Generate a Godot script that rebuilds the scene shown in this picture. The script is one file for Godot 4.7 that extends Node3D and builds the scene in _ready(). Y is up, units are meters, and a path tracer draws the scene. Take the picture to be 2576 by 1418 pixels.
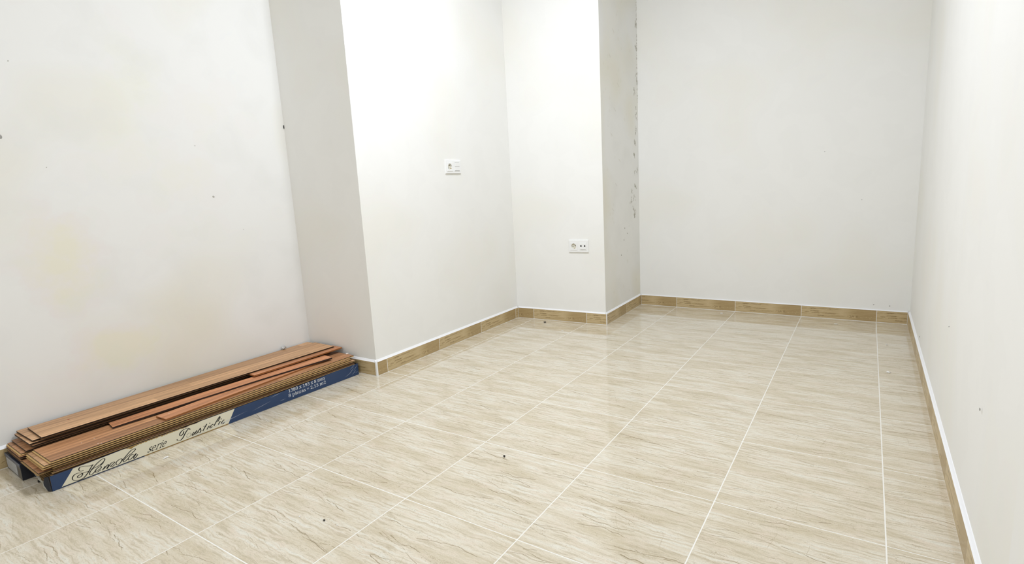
extends Node3D
# An empty tiled room: white walls with two projecting piers, travertine-look floor tiles and skirting,
# two wall plates, and two cartons heaped with laminate planks. Units are metres, y is up.

const PX := 0.443        # tile pitch across the room
const PZ := 0.4566       # tile pitch into the room
const ORIGIN := Vector3(-0.3094, 0.0, 0.13273)          # near front corner of the printed carton
const ALONG := Vector3(0.028888, 0.0, -0.999583)        # the carton's long axis
const LEFTWARD := Vector3(-0.999583, 0.0, -0.028888)    # across it, towards the wall

var rng := RandomNumberGenerator.new()
var M := {}

func _ready() -> void:
	rng.seed = 7
	# ---------------------------------------------------------------- camera, light, exposure
	var cam := Camera3D.new()
	cam.name = "camera"
	cam.transform = Transform3D(Basis(Vector3(0.836319, -0.053267, -0.545649), Vector3(-0.047824, 0.984387, -0.169398), Vector3(0.546153, 0.167766, 0.820714)), Vector3(2.1293, 0.99347, 0.69977))
	cam.fov = 55.33
	cam.near = 0.02
	add_child(cam)
	cam.current = true
	var env := Environment.new()
	env.background_mode = Environment.BG_COLOR
	env.background_color = Color(0, 0, 0)
	env.tonemap_mode = Environment.TONE_MAPPER_LINEAR
	env.tonemap_exposure = 1.0
	env.sdfgi_enabled = true
	env.ssao_enabled = true
	env.ssil_enabled = true
	var we := WorldEnvironment.new()
	we.name = "world_environment"
	we.environment = env
	add_child(we)
	make_materials()
	ceiling_lamp(Vector3(0.95, TOP, -1.25), 4.7, "square white ceiling panel lamp above the middle of the room")
	ceiling_lamp(Vector3(0.95, TOP, 1.75), 2.6, "added unseen ceiling panel near the front wall, fill light for the return wall")  # added fill panel behind the camera, brightens the return wall

	# ---------------------------------------------------------------- setting
	build_floor()
	build_walls()
	build_baseboards()

	# ---------------------------------------------------------------- things
	switch_plate()
	socket_plate()
	printed_carton()
	closed_carton()
	plank_stacks()
	debris()


# ==================================================================== helpers
func numbered(called: String) -> String:
	if not has_node(NodePath(called)):
		return called
	var k := 1
	while has_node(NodePath("%s_%03d" % [called, k])):
		k += 1
	return "%s_%03d" % [called, k]

func tag(o: Node3D, label: String, category: String, group := "", kind := "") -> Node3D:
	if label:
		o.set_meta("label", label)
	if category:
		o.set_meta("category", category)
	if group:
		o.set_meta("group", group)
	if kind:
		o.set_meta("kind", kind)
	return o

func thing(called: String, label: String, category: String, xf := Transform3D(), group := "", kind := "") -> Node3D:
	var o := Node3D.new()
	o.name = numbered(called)
	add_child(o)
	o.transform = xf
	tag(o, label, category, group, kind)
	return o

func start() -> SurfaceTool:
	var st := SurfaceTool.new()
	st.begin(Mesh.PRIMITIVE_TRIANGLES)
	return st

func part(called: String, st, m: Material, parent: Node) -> MeshInstance3D:
	var o := MeshInstance3D.new()
	o.mesh = st.commit() if st is SurfaceTool else st
	if m:
		o.material_override = m
	o.cast_shadow = GeometryInstance3D.SHADOW_CASTING_SETTING_ON
	if parent == self:
		o.name = numbered(called)
		add_child(o)
	else:
		o.name = called
		parent.add_child(o, true)
	return o

# a flat convex polygon; its front faces «out»; uvs default to the two larger axes
func poly(st: SurfaceTool, p: Array, out: Vector3, uvs = null) -> void:
	var n := Vector3.ZERO
	for i in p.size():
		var a: Vector3 = p[i]
		var b: Vector3 = p[(i + 1) % p.size()]
		n += a.cross(b)
	var flip := n.dot(out) > 0.0
	var nn := (n if flip else -n).normalized()
	var order := range(p.size())
	if flip:
		order.reverse()
	for k in range(1, p.size() - 1):
		for i in [order[0], order[k], order[k + 1]]:
			st.set_normal(nn)
			if uvs != null:
				st.set_uv(uvs[i])
			else:
				var v: Vector3 = p[i]
				var an := nn.abs()
				st.set_uv(Vector2(v.x, v.z) if an.y > an.x and an.y > an.z else (Vector2(v.z, v.y) if an.x > an.z else Vector2(v.x, v.y)))
			st.add_vertex(p[i])

# a box with chamfered edges. uvf(point, face normal) gives the texture place
func box(st: SurfaceTool, lo: Vector3, hi: Vector3, c := 0.0, xf := Transform3D(), uvf = null) -> void:
	var mid := (lo + hi) / 2.0
	var put := func(pts: Array, out: Vector3):
		var uvs = null
		if uvf != null:
			uvs = []
			for v in pts:
				uvs.append(uvf.call(v, out))
		var world := []
		for v in pts:
			world.append(xf * v)
		poly(st, world, xf.basis * out, uvs)
	var at := func(s: Vector3, inset: Vector3) -> Vector3:
		return Vector3((hi.x if s.x > 0 else lo.x) - s.x * inset.x, (hi.y if s.y > 0 else lo.y) - s.y * inset.y, (hi.z if s.z > 0 else lo.z) - s.z * inset.z)
	for axis in 3:
		for s in [-1.0, 1.0]:
			var n := Vector3.ZERO
			n[axis] = s
			var u := (axis + 1) % 3
			var w := (axis + 2) % 3
			var inset := Vector3(c, c, c)
			inset[axis] = 0.0
			var pts := []
			for q in [[-1.0, -1.0], [1.0, -1.0], [1.0, 1.0], [-1.0, 1.0]]:
				var sg := n
				sg[u] = q[0]
				sg[w] = q[1]
				pts.append(at.call(sg, inset))
			put.call(pts, n)
	if c <= 0.0:
		return
	for axis in 3:                       # edges that run along «axis»
		var u := (axis + 1) % 3
		var w := (axis + 2) % 3
		for su in [-1.0, 1.0]:
			for sw in [-1.0, 1.0]:
				var pts := []
				for q in [[-1.0, 0], [1.0, 0], [1.0, 1], [-1.0, 1]]:
					var sg := Vector3.ZERO
					sg[axis] = q[0]
					sg[u] = su
					sg[w] = sw
					var inset := Vector3(c, c, c)
					inset[u if q[1] == 0 else w] = 0.0
					pts.append(at.call(sg, inset))
				var n := Vector3.ZERO
				n[u] = su
				n[w] = sw
				put.call(pts, n)
	for sx in [-1.0, 1.0]:
		for sy in [-1.0, 1.0]:
			for sz in [-1.0, 1.0]:
				var sg := Vector3(sx, sy, sz)
				put.call([at.call(sg, Vector3(0, c, c)), at.call(sg, Vector3(c, 0, c)), at.call(sg, Vector3(c, c, 0))], sg)

# a flat disc or ring facing out
func disc(st: SurfaceTool, centre: Vector3, out: Vector3, r: float, r_in := 0.0, n := 24, depth := 0.0) -> void:
	var a := out.cross(Vector3.UP).normalized() if absf(out.y) < 0.9 else Vector3.RIGHT
	var b := out.cross(a).normalized()
	for k in n:
		var t0 := TAU * k / n
		var t1 := TAU * (k + 1) / n
		var d0 := a * cos(t0) + b * sin(t0)
		var d1 := a * cos(t1) + b * sin(t1)
		if r_in > 0.0:
			poly(st, [centre + d0 * r_in, centre + d0 * r, centre + d1 * r, centre + d1 * r_in], out)
		else:
			poly(st, [centre, centre + d0 * r, centre + d1 * r], out)
		if depth != 0.0:        # a wall that runs back from the rim (depth > 0: a plug, < 0: a hole)
			var back := -out * absf(depth)
			var e0 := centre + d0 * (r if depth > 0 else r_in)
			var e1 := centre + d1 * (r if depth > 0 else r_in)
			poly(st, [e0, e1, e1 + back, e0 + back], (d0 + d1) * signf(depth))

# a lumpy closed pebble
func lump(st: SurfaceTool, at: Vector3, size: Vector3, seed_: int, rough := 0.35, rings := 5, segs := 8) -> void:
	var r := RandomNumberGenerator.new()
	r.seed = seed_
	var rows := []
	for i in rings + 1:
		var row := []
		var ph := PI * i / rings
		var pole := 1.0 + r.randf_range(-rough, rough)
		for k in segs:
			var th := TAU * k / segs
			var f := pole if i == 0 or i == rings else 1.0 + r.randf_range(-rough, rough)
			row.append(at + Vector3(sin(ph) * cos(th), -cos(ph), sin(ph) * sin(th)) * size * f)
		rows.append(row)
	var low := 1e9
	for row in rows:
		for v in row:
			low = minf(low, v.y)
	for row in rows:
		for k in segs:
			row[k].y = maxf(row[k].y - low + at.y - size.y, at.y - size.y)
	for i in rings:
		for k in segs:
			var a: Vector3 = rows[i][k]
			var b: Vector3 = rows[i][(k + 1) % segs]
			var c: Vector3 = rows[i + 1][(k + 1) % segs]
			var d: Vector3 = rows[i + 1][k]
			if i > 0:
				poly(st, [a, b, c], (a + b + c) / 3.0 - at)
			if i < rings - 1:
				poly(st, [a, c, d], (a + c + d) / 3.0 - at)


# ==================================================================== materials
func mat(c: Color, rough := 0.6, spec := 0.5, tex: Texture2D = null) -> StandardMaterial3D:
	var m := StandardMaterial3D.new()
	m.albedo_color = c
	m.roughness = rough
	m.metallic_specular = spec
	m.albedo_texture = tex
	return m

func rgb8(r: float, g: float, b: float) -> Color:
	return Color(r / 255.0, g / 255.0, b / 255.0)

func noise_bytes(w: int, h: int, freq: float, seed_: int, oct := 3, to_w := 0, to_h := 0) -> PackedByteArray:
	var n := FastNoiseLite.new()
	n.seed = seed_
	n.frequency = freq
	n.fractal_octaves = oct
	var im := n.get_image(w, h)
	im.convert(Image.FORMAT_L8)
	if to_w:
		im.resize(to_w, to_h, Image.INTERPOLATE_CUBIC)
	return im.get_data()

func tex_from(data: PackedByteArray, w: int, h: int) -> ImageTexture:
	return ImageTexture.create_from_image(Image.create_from_data(w, h, false, Image.FORMAT_RGB8, data))

func dab(d: PackedByteArray, w: int, h: int, x: float, y: float, r: float, c: Color, a: float) -> void:
	for yy in range(maxi(0, int(y - r - 1)), mini(h, int(y + r + 2))):
		for xx in range(maxi(0, int(x - r - 1)), mini(w, int(x + r + 2))):
			var q := Vector2(xx - x, yy - y).length()
			var k := clampf(r + 0.5 - q, 0.0, 1.0) * a
			if k > 0.0:
				var i := (yy * w + xx) * 3
				d[i] = int(lerpf(d[i], c.r * 255.0, k))
				d[i + 1] = int(lerpf(d[i + 1], c.g * 255.0, k))
				d[i + 2] = int(lerpf(d[i + 2], c.b * 255.0, k))

# travertine print: soft bands, speckled clouds and thin broken veins that run across the tile
func tile_texture(seed_: int) -> ImageTexture:
	var S := 700
	var r := RandomNumberGenerator.new()
	r.seed = seed_
	var broad := noise_bytes(12, 100, 0.06, seed_, 3, S, S)
	var streak := noise_bytes(50, S, 0.05, seed_ + 5, 4, S, S)
	var wisp := noise_bytes(110, S, 0.16, seed_ + 7, 3, S, S)
	var blot := noise_bytes(90, 140, 0.045, seed_ + 9, 4, S, S)
	var warp := noise_bytes(90, 90, 0.05, seed_ + 13, 3, S, S)
	var grain := noise_bytes(350, S, 0.30, seed_ + 17, 3, S, S)
	var d := PackedByteArray()
	d.resize(S * S * 3)
	var cream := Vector3(217, 206, 184)
	var tan_ := Vector3(200, 186, 157)
	var pale := Vector3(222, 218, 203)
	var pink := Vector3(218, 203, 182)
	var wisp_tone := Vector3(228, 219, 199)  # paler cream of the wisps in the print
	for y in S:
		for x in S:
			var i := y * S + x
			var yy := clampi(y + int((warp[i] - 128) * 0.07), 0, S - 1)
			var j := yy * S + x
			var b := broad[i] / 255.0
			var f := streak[j] / 255.0
			var q := wisp[j] / 255.0
			var t := blot[i] / 255.0
			var c := cream.lerp(tan_, clampf((b - 0.44) * 2.2, 0.0, 0.9))
			c = c.lerp(pink, clampf((t - 0.5) * 1.6, 0.0, 0.6))
			c = c.lerp(pale, clampf((0.50 - f) * 3.2, 0.0, 0.85) * clampf((0.66 - b) * 3.0, 0.2, 1.0))
			c = c.lerp(tan_ * 0.93, clampf((f - 0.55) * 2.8, 0.0, 0.65))
			c = c.lerp(wisp_tone, clampf((q - 0.62) * 1.8, 0.0, 0.4))
			c = c.lerp(tan_ * 0.90, clampf((0.37 - q) * 2.2, 0.0, 0.4))
			c *= 1.0 + (grain[j] / 255.0 - 0.5) * 0.12
			d[i * 3] = int(clampf(c.x, 0, 255))
			d[i * 3 + 1] = int(clampf(c.y, 0, 255))
			d[i * 3 + 2] = int(clampf(c.z, 0, 255))
	# pale winding shell lines
	for v in 26:
		var p := Vector2(r.randf_range(0, S), r.randf_range(0, S))
		var ang := r.randf_range(-0.6, 0.6)
		for k in int(r.randf_range(20, 80)):
			ang = clampf(ang + r.randf_range(-0.35, 0.35), -1.3, 1.3)
			p += Vector2(cos(ang), sin(ang))
			dab(d, S, S, p.x, p.y, r.randf_range(0.5, 1.1), rgb8(231, 222, 202), 0.35)
	# veins
	for v in 20:
		var x := r.randf_range(-80, S - 100)
		var y := r.randf_range(14, S - 14)
		var left := r.randf_range(90, 380)
		var slope := r.randf_range(-0.02, 0.05)
		var dark := r.randf_range(0.35, 1.0)
		var wide := r.randf_range(0.55, 1.25)
		var fade := 0.4
		var drift := 0.0
		while left > 0.0 and x < S + 2:
			x += 1.0
			left -= 1.0
			drift = clampf(drift + r.randf_range(-0.10, 0.10), -0.35, 0.35)
			y += slope + drift + r.randf_range(-0.45, 0.45) + (r.randf_range(-3.0, 3.0) if r.randf() < 0.010 else 0.0)
			fade = clampf(fade + r.randf_range(-0.16, 0.17), 0.0, 1.0)
			dab(d, S, S, x, y, wide, rgb8(118, 102, 70), dark * fade)
			if r.randf() < 0.5:
				dab(d, S, S, x, y + 2.0, wide * 1.6, rgb8(176, 158, 124), 0.20 * fade)
	# cracks that cross the grain, with a pale band beside them
	for v in 3:
		var p := Vector2(r.randf_range(60, S - 60), r.randf_range(40, S - 160))
		var dir := Vector2(r.randf_range(-0.5, 0.7), 1.0).normalized()
		for k in int(r.randf_range(30, 130)):
			p += dir + Vector2(r.randf_range(-0.7, 0.7), 0)
			if r.randf() < 0.75:
				dab(d, S, S, p.x, p.y, 0.6, rgb8(146, 128, 96), 0.6)
	# pores, gathered in streaks
	for v in 34:
		var c0 := Vector2(r.randf_range(20, S - 20), r.randf_range(20, S - 20))
		for k in int(r.randf_range(5, 30)):
			var p := c0 + Vector2(r.randfn(0, 36), r.randfn(0, 8))
			for e in int(r.randf_range(1, 6)):
				dab(d, S, S, p.x + e, p.y + r.randf_range(-0.4, 0.4), r.randf_range(0.3, 1.1), rgb8(134, 118, 88), r.randf_range(0.25, 0.8))
	return tex_from(d, S, S)

# the darker travertine print on the skirting: every piece carries the same print
func skirting_texture() -> ImageTexture:
	var w := 512
	var h := 96
	var broad := noise_bytes(24, h, 0.09, 41, 3, w, h)
	var fine := noise_bytes(64, h, 0.22, 47, 3, w, h)
	var d := PackedByteArray()
	d.resize(w * h * 3)
	var base := Vector3(202, 180, 137)
	var dark := Vector3(160, 134, 88)
	for i in w * h:
		var c := base.lerp(dark, clampf((broad[i] / 255.0 - 0.42) * 2.0, 0, 1) * 0.7)
		c = c.lerp(Vector3(208, 189, 150), clampf((0.45 - fine[i] / 255.0) * 3.0, 0, 0.7))
		var x := i % w
		c = c.lerp(dark, clampf((x - 290) / 180.0, 0.0, 0.55))
		d[i * 3] = int(c.x)
		d[i * 3 + 1] = int(c.y)
		d[i * 3 + 2] = int(c.z)
	var r := RandomNumberGenerator.new()
	r.seed = 5
	for v in 9:                                        # short soft dark streaks in the left half
		var x := r.randf_range(10, 200)
		var y := r.randf_range(8, 84)
		for k in int(r.randf_range(30, 90)):
			x += 1.0
			y += r.randf_range(-0.4, 0.4)
			dab(d, w, h, x, y, r.randf_range(1.0, 3.0), rgb8(122, 98, 58), 0.20)
	for v in 60:                                       # pale shell-like flecks at the lower right
		var p := Vector2(r.randfn(350, 20), r.randfn(68, 5))
		for e in int(r.randf_range(3, 12)):
			dab(d, w, h, p.x + e, p.y - e * 0.15, r.randf_range(0.6, 1.8), rgb8(216, 194, 148) if v % 3 else rgb8(116, 92, 54), 0.35)
	for p in [Vector2(410, 66), Vector2(418, 70), Vector2(446, 62), Vector2(470, 72), Vector2(478, 58)]:
		dab(d, w, h, p.x, p.y, 2.6, rgb8(220, 202, 160), 0.5)
	return tex_from(d, w, h)

# three-strip laminate print, grain along u
func plank_texture(seed_: int, tint: Vector3) -> ImageTexture:
	var w := 1024
	var h := 144
	var r := RandomNumberGenerator.new()
	r.seed = seed_
	var broad := noise_bytes(14, h, 0.06, seed_, 3, w, h)
	var fine := noise_bytes(40, h, 0.16, seed_ + 3, 2, w, h)
	var grain := noise_bytes(256, h, 0.6, seed_ + 6, 2, w, h)
	var d := PackedByteArray()
	d.resize(w * h * 3)
	var tone := []
	for s in 3:
		var cuts := [0, int(r.randf_range(250, 480)), int(r.randf_range(600, 860)), w]
		tone.append([cuts, [r.randf_range(0.84, 1.08), r.randf_range(0.84, 1.08), r.randf_range(0.84, 1.08)]])
	for y in h:
		var strip := mini(2, y / 48)
		var edge := y % 48 == 0
		for x in w:
			var i := y * w + x
			var cuts: Array = tone[strip][0]
			var k := 0 if x < cuts[1] else (1 if x < cuts[2] else 2)
			var t: float = tone[strip][1][k]
			t *= 1.0 + (broad[i] / 255.0 - 0.5) * 0.24
			t *= 1.0 - clampf((fine[i] / 255.0 - 0.58) * 0.9, 0.0, 0.14)
			t *= 1.0 + (grain[i] / 255.0 - 0.5) * 0.09
			if edge or x == cuts[1] or x == cuts[2]:
				t *= 0.9
			d[i * 3] = int(clampf(tint.x * t, 0, 255))
			d[i * 3 + 1] = int(clampf(tint.y * t * lerpf(1.0, t, 0.12), 0, 255))
			d[i * 3 + 2] = int(clampf(tint.z * t * lerpf(1.0, t, 0.25), 0, 255))
	for v in 26:                                       # pores and small knots
		var x := r.randf_range(0, w)
		var y := r.randf_range(2, h - 2)
		for e in int(r.randf_range(4, 26)):
			dab(d, w, h, x + e, y, 0.5, rgb8(tint.x * 0.66, tint.y * 0.6, tint.z * 0.55), 0.6)
	return tex_from(d, w, h)

# old emulsion paint: almost even, with large faint warmer and greyer clouds and a few scuffs
func wall_texture(seed_: int, strength: float, marks: Array, w := 512, h := 512, tone := 1.0, shape := 1.0) -> ImageTexture:
	var big := noise_bytes(maxi(6, int(48 * shape)), 48, 0.055, seed_, 3, w, h)
	var mid := noise_bytes(maxi(12, int(128 * shape)), 128, 0.07, seed_ + 4, 3, w, h)
	var d := PackedByteArray()
	d.resize(w * h * 3)
	var base := Vector3(246, 245, 240)
	for i in w * h:
		var k := clampf((big[i] / 255.0 - 0.48) * 2.2, 0.0, 1.0) * strength
		var g := clampf((mid[i] / 255.0 - 0.52) * 2.0, 0.0, 1.0) * strength
		var c := base.lerp(Vector3(240, 236, 220), k).lerp(Vector3(237, 236, 230), g * 0.6)
		c *= tone
		d[i * 3] = int(c.x)
		d[i * 3 + 1] = int(c.y)
		d[i * 3 + 2] = int(c.z)
	for m in marks:
		dab(d, w, h, m[0] * w, (1.0 - m[1]) * h, m[2], m[3], m[4])
	return tex_from(d, w, h)

func make_materials() -> void:
	M.tile = []
	for k in 5:
		M.tile.append(mat(Color.WHITE, 0.07, 0.66, tile_texture(100 + k * 31)))
	M.tile_edge = mat(rgb8(214, 202, 180), 0.4)
	M.grout = mat(rgb8(240, 237, 228), 0.7)
	M.skirting = mat(Color.WHITE, 0.3, 0.5, skirting_texture())
	M.caulk = mat(rgb8(246, 246, 246), 0.55)
	M.wall = mat(Color.WHITE, 0.75, 0.4, wall_texture(3, 0.3, []))
	var stains := []
	var r := RandomNumberGenerator.new()
	r.seed = 12
	for v in 150:                                      # damp, yellowish clouds low on the left wall
		stains.append([r.randfn(0.705, 0.018), r.randfn(0.27, 0.035), r.randf_range(3, 11), rgb8(236, 232, 214), 0.030])
	for v in 110:
		stains.append([r.randfn(0.745, 0.022), r.randfn(0.125, 0.016), r.randf_range(3, 10), rgb8(236, 232, 214), 0.024])
	for v in 60:
		stains.append([r.randfn(0.83, 0.05), r.randfn(0.45, 0.08), r.randf_range(5, 16), rgb8(238, 235, 222), 0.025])
	M.wall_left = mat(Color.WHITE, 0.75, 0.4, wall_texture(21, 0.85, stains, 640, 512, 0.965, 1.3))
	var chips := []
	for c in [[0.93, 0.62], [0.92, 0.585], [0.95, 0.535], [0.93, 0.49], [0.88, 0.455], [0.90, 0.41], [0.94, 0.38], [0.86, 0.335], [0.83, 0.30], [0.88, 0.30], [0.80, 0.275], [0.83, 0.262], [0.95, 0.69], [0.97, 0.75]]:
		var p := Vector2(c[0], c[1])
		for k in 16:
			p += Vector2(r.randfn(0, 0.012), r.randfn(-0.0006, 0.0030))
			chips.append([p.x, p.y, r.randf_range(1.0, 2.6), rgb8(168, 163, 146) if k % 3 else rgb8(236, 234, 226), r.randf_range(0.25, 0.55)])
			if k % 4 == 0:
				var lean := r.randf_range(-0.003, 0.004)
				for e in int(r.randf_range(3, 9)):
					chips.append([p.x + lean * e + r.randfn(0, 0.003), p.y - 0.0012 * e, r.randf_range(0.6, 1.4), rgb8(126, 120, 102), 0.45])
	for k in 90:                                       # dark dabs down the inner corner
		chips.append([0.985 + r.randfn(0, 0.006), r.randf_range(0.55, 0.80), r.randf_range(0.8, 2.0), rgb8(150, 144, 126), 0.4])
	for k in 8:
		for e in 6:
			chips.append([0.22 + 0.10 * (k % 3) + 0.008 * e, 0.28 + 0.06 * k - 0.0012 * e, 1.0, rgb8(188, 182, 162), 0.35])
	for c in [[0.52, 0.195], [0.44, 0.158], [0.55, 0.225], [0.62, 0.21]]:
		chips.append([c[0], c[1], 1.6, rgb8(96, 90, 74), 0.8])
	for v in 120:
		chips.append([r.randf(), r.randf(), r.randf_range(0.5, 5.0), rgb8(214, 210, 190), 0.10])
	M.wall_pier = mat(Color.WHITE, 0.75, 0.4, wall_texture(33, 0.8, chips, 256, 1024, 1.0, 0.25))
	M.ceiling = mat(rgb8(246, 246, 246), 0.8)
	M.plastic = mat(rgb8(246, 246, 243), 0.28)
	M.recess = mat(rgb8(226, 222, 206), 0.35)
	M.black = mat(rgb8(12, 12, 12), 0.5)
	M.brass = mat(rgb8(190, 168, 110), 0.35)
	M.brass.metallic = 0.9
	M.slit = mat(rgb8(60, 60, 58), 0.6)
	M.core = mat(rgb8(196, 160, 102), 0.75)
	M.edge = mat(rgb8(40, 24, 14), 0.6)
	M.shaded_core = mat(rgb8(146, 116, 72), 0.85)  # core tan darkened to paint the shade below overhanging planks
	M.shaded_groove_core = mat(rgb8(96, 68, 40), 0.8)  # core brown darkened to paint the shade on the back stack's sides
	M.raw = mat(rgb8(150, 96, 48), 0.75)
	M.light = plank_texture(3, Vector3(204, 160, 117))  # paler tint of the one laminate; the back stack's stronger light is painted in
	M.laminate = [mat(Color.WHITE, 0.42, 0.4, M.light), mat(Color.WHITE, 0.42, 0.4, plank_texture(8, Vector3(194, 142, 100))), mat(Color.WHITE, 0.45, 0.4, plank_texture(15, Vector3(208, 145, 103)))]
	M.blue = mat(rgb8(34, 60, 98), 0.3)
	M.navy = mat(rgb8(22, 28, 42), 0.3)
	M.board = mat(rgb8(120, 96, 62), 0.85)
	M.cream = mat(rgb8(226, 220, 196), 0.4)
	M.ink = mat(rgb8(16, 16, 20), 0.5)
	M.faded_ink = mat(rgb8(168, 164, 148), 0.5)
	M.print_white = mat(rgb8(236, 238, 240), 0.5)
	M.stain = mat(rgb8(150, 120, 62), 0.8)
	M.film = mat(Color(0.86, 0.86, 0.82, 0.34), 0.3)
	M.film.transparency = BaseMaterial3D.TRANSPARENCY_ALPHA
	M.film.cull_mode = BaseMaterial3D.CULL_DISABLED
	M.film_glare = mat(Color(0.80, 0.84, 0.90, 0.45), 0.3)  # whitish highlight of the clear film, painted as colour
	M.film_glare.transparency = BaseMaterial3D.TRANSPARENCY_ALPHA
	M.white_chip = mat(rgb8(240, 238, 232), 0.7)
	M.dark_chip = mat(rgb8(34, 30, 22), 0.7)
	M.red = mat(rgb8(160, 44, 22), 0.5)
	M.grey_paper = mat(rgb8(196, 196, 192), 0.6)
	M.glow = mat(rgb8(250, 250, 248), 0.4)
	M.glow.emission_enabled = true
	M.glow.emission = Color(1, 0.98, 0.95)
	M.glow.emission_energy_multiplier = 2.0
	M.hole = mat(rgb8(160, 158, 152), 0.8)
	M.speck = mat(rgb8(178, 174, 164), 0.8)


# ==================================================================== lamps
func ceiling_lamp(at: Vector3, energy: float, label: String) -> void:
	var t := thing("ceiling_lamp", label, "lamp", Transform3D(Basis(), at))
	var st := start()
	box(st, Vector3(-0.18, -0.030, -0.18), Vector3(0.18, 0.0, 0.18), 0.004)
	part("frame", st, M.plastic, t)
	st = start()
	box(st, Vector3(-0.15, -0.034, -0.15), Vector3(0.15, -0.029, 0.15), 0.001)
	part("diffuser", st, M.glow, t)
	var l := AreaLight3D.new()
	l.name = "lamp_light"
	l.area_size = Vector2(0.30, 0.30)
	l.rotation_degrees.x = -90.0
	l.position = Vector3(0, -0.040, 0)
	l.light_color = Color(0.930, 0.953, 1.0)
	l.light_energy = energy
	l.area_range = 12.0
	l.area_attenuation = 2.0
	l.shadow_enabled = true
	t.add_child(l)


# ==================================================================== floor
func build_floor() -> void:
	var f := thing("floor", "cream travertine-look tiled floor with white joints", "floor", Transform3D(), "", "structure")
	var st := start()
	box(st, Vector3(-0.95, -0.12, -3.80), Vector3(2.60, -0.0003, 2.75))
	part("grout", st, M.grout, f)
	var G := 0.0037
	var n := 0
	for i in range(-2, 6):
		for j in range(-6, 8):
			var x0 := maxf(i * PX, -0.80)
			var x1 := minf((i + 1) * PX, 2.45)
			var z1 := minf(-j * PZ, 2.70)
			var z0 := maxf(-(j + 1) * PZ, -3.62)
			if x1 - x0 < 0.01 or z1 - z0 < 0.01:
				continue
			if (z1 < -1.35 and x1 < -0.2) or (z1 < -2.9 and x1 < 0.5):       # under the piers
				continue
			n += 1
			var look := (i * 7 + j * 3 + (i * j) % 3 + 60) % 5
			var turn := ((i * 3 + j * 11 + 60) % 5) < 2
			var fu := func(v: Vector3, _o: Vector3) -> Vector2:
				var u := Vector2(v.x / PX - i, v.z / PZ + j + 1)
				return Vector2.ONE - u if turn else u
			st = start()
			box(st, Vector3(x0 + G / 2, -0.009, z0 + G / 2), Vector3(x1 - G / 2, 0.0, z1 - G / 2), 0.0, Transform3D(), fu)
			part("tile", st, M.tile[look], f)


# ==================================================================== walls
const TOP := 2.95
# the room's outline along the foot of the skirting, seen from above, clockwise from the front left
func outline() -> Array:
	return [Vector2(-0.724, 2.60), Vector2(-0.724, -1.2865), Vector2(-0.1385, -1.2865), Vector2(-0.1405, -2.7776), Vector2(0.5992, -2.8046), Vector2(0.5907, -3.5387), Vector2(2.3813, -3.5131), Vector2(2.3733, 2.60)]

func offset_outline(by: float) -> Array:
	var o := outline()
	var out := []
	for k in o.size():
		var p: Vector2 = o[k]
		var a: Vector2 = (p - o[(k + o.size() - 1) % o.size()]).normalized()
		var b: Vector2 = (o[(k + 1) % o.size()] - p).normalized()
		var na := Vector2(a.y, -a.x)          # outward is on the left of the way round
		var nb := Vector2(b.y, -b.x)
		var m := (na + nb) / (1.0 + na.dot(nb))
		out.append(p + m * by)
	return out

func build_walls() -> void:
	var inner := offset_outline(0.011)
	var outer := offset_outline(0.13)
	var names := ["wall_left", "wall_left_return", "wall_centre", "wall_pier_front", "wall_pier_side", "wall_back", "wall_right", "wall_front"]
	var labels := ["white left wall with faint damp stains behind the planks", "shaded return wall at the end of the plank stacks", "bright white wall that carries the switch plate", "white pier front with the low double socket", "shaded pier side with chipped plaster along its corner", "white back wall at the far end of the room", "white right wall running towards the viewer", "white front wall behind the viewer"]
	var mats := [M.wall_left, M.wall, M.wall, M.wall, M.wall_pier, M.wall, M.wall, M.wall]
	for k in 8:
		var a: Vector2 = inner[k]
		var b: Vector2 = inner[(k + 1) % 8]
		var c: Vector2 = outer[(k + 1) % 8]
		var d: Vector2 = outer[k]
		var v := func(p: Vector2, y: float) -> Vector3: return Vector3(p.x, y, p.y)
		var dir := (b - a).normalized()
		var into := Vector3(-dir.y, 0, dir.x)
		var st := start()
		var uu := 1.0 if k in [0, 4] else a.distance_to(b) / TOP
		var uv := [Vector2(0, 1), Vector2(uu, 1), Vector2(uu, 0), Vector2(0, 0)]
		poly(st, [v.call(a, 0), v.call(b, 0), v.call(b, TOP), v.call(a, TOP)], into, uv)
		poly(st, [v.call(d, 0), v.call(c, 0), v.call(c, TOP), v.call(d, TOP)], -into)
		poly(st, [v.call(a, TOP), v.call(b, TOP), v.call(c, TOP), v.call(d, TOP)], Vector3.UP)
		poly(st, [v.call(a, 0), v.call(b, 0), v.call(c, 0), v.call(d, 0)], Vector3.DOWN)
		var w := part(names[k], st, mats[k], self)
		tag(w, labels[k], "wall", "", "structure")
		if k == 0:
			wall_marks(w, 0)
		elif k == 6:
			wall_marks(w, 6)
		elif k == 5:
			for q in [[2.196, 0.116, 0.0036], [2.283, 0.114, 0.0036], [1.874, 1.137, 0.0026], [2.097, 0.811, 0.0022]]:
				var sp := start()
				lump(sp, Vector3(q[0], q[1], lerpf(-3.5495, -3.5243, (q[0] - 0.58) / 1.81)), Vector3(q[2], q[2], 0.0012), 90, 0.35, 6, 10)
				part("scuff", sp, M.hole, w)
	var cs := start()
	box(cs, Vector3(-0.95, TOP, -3.80), Vector3(2.60, TOP + 0.12, 2.75))
	tag(part("ceiling", cs, M.ceiling, self), "flat white ceiling out of view above", "ceiling", "", "structure")

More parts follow.
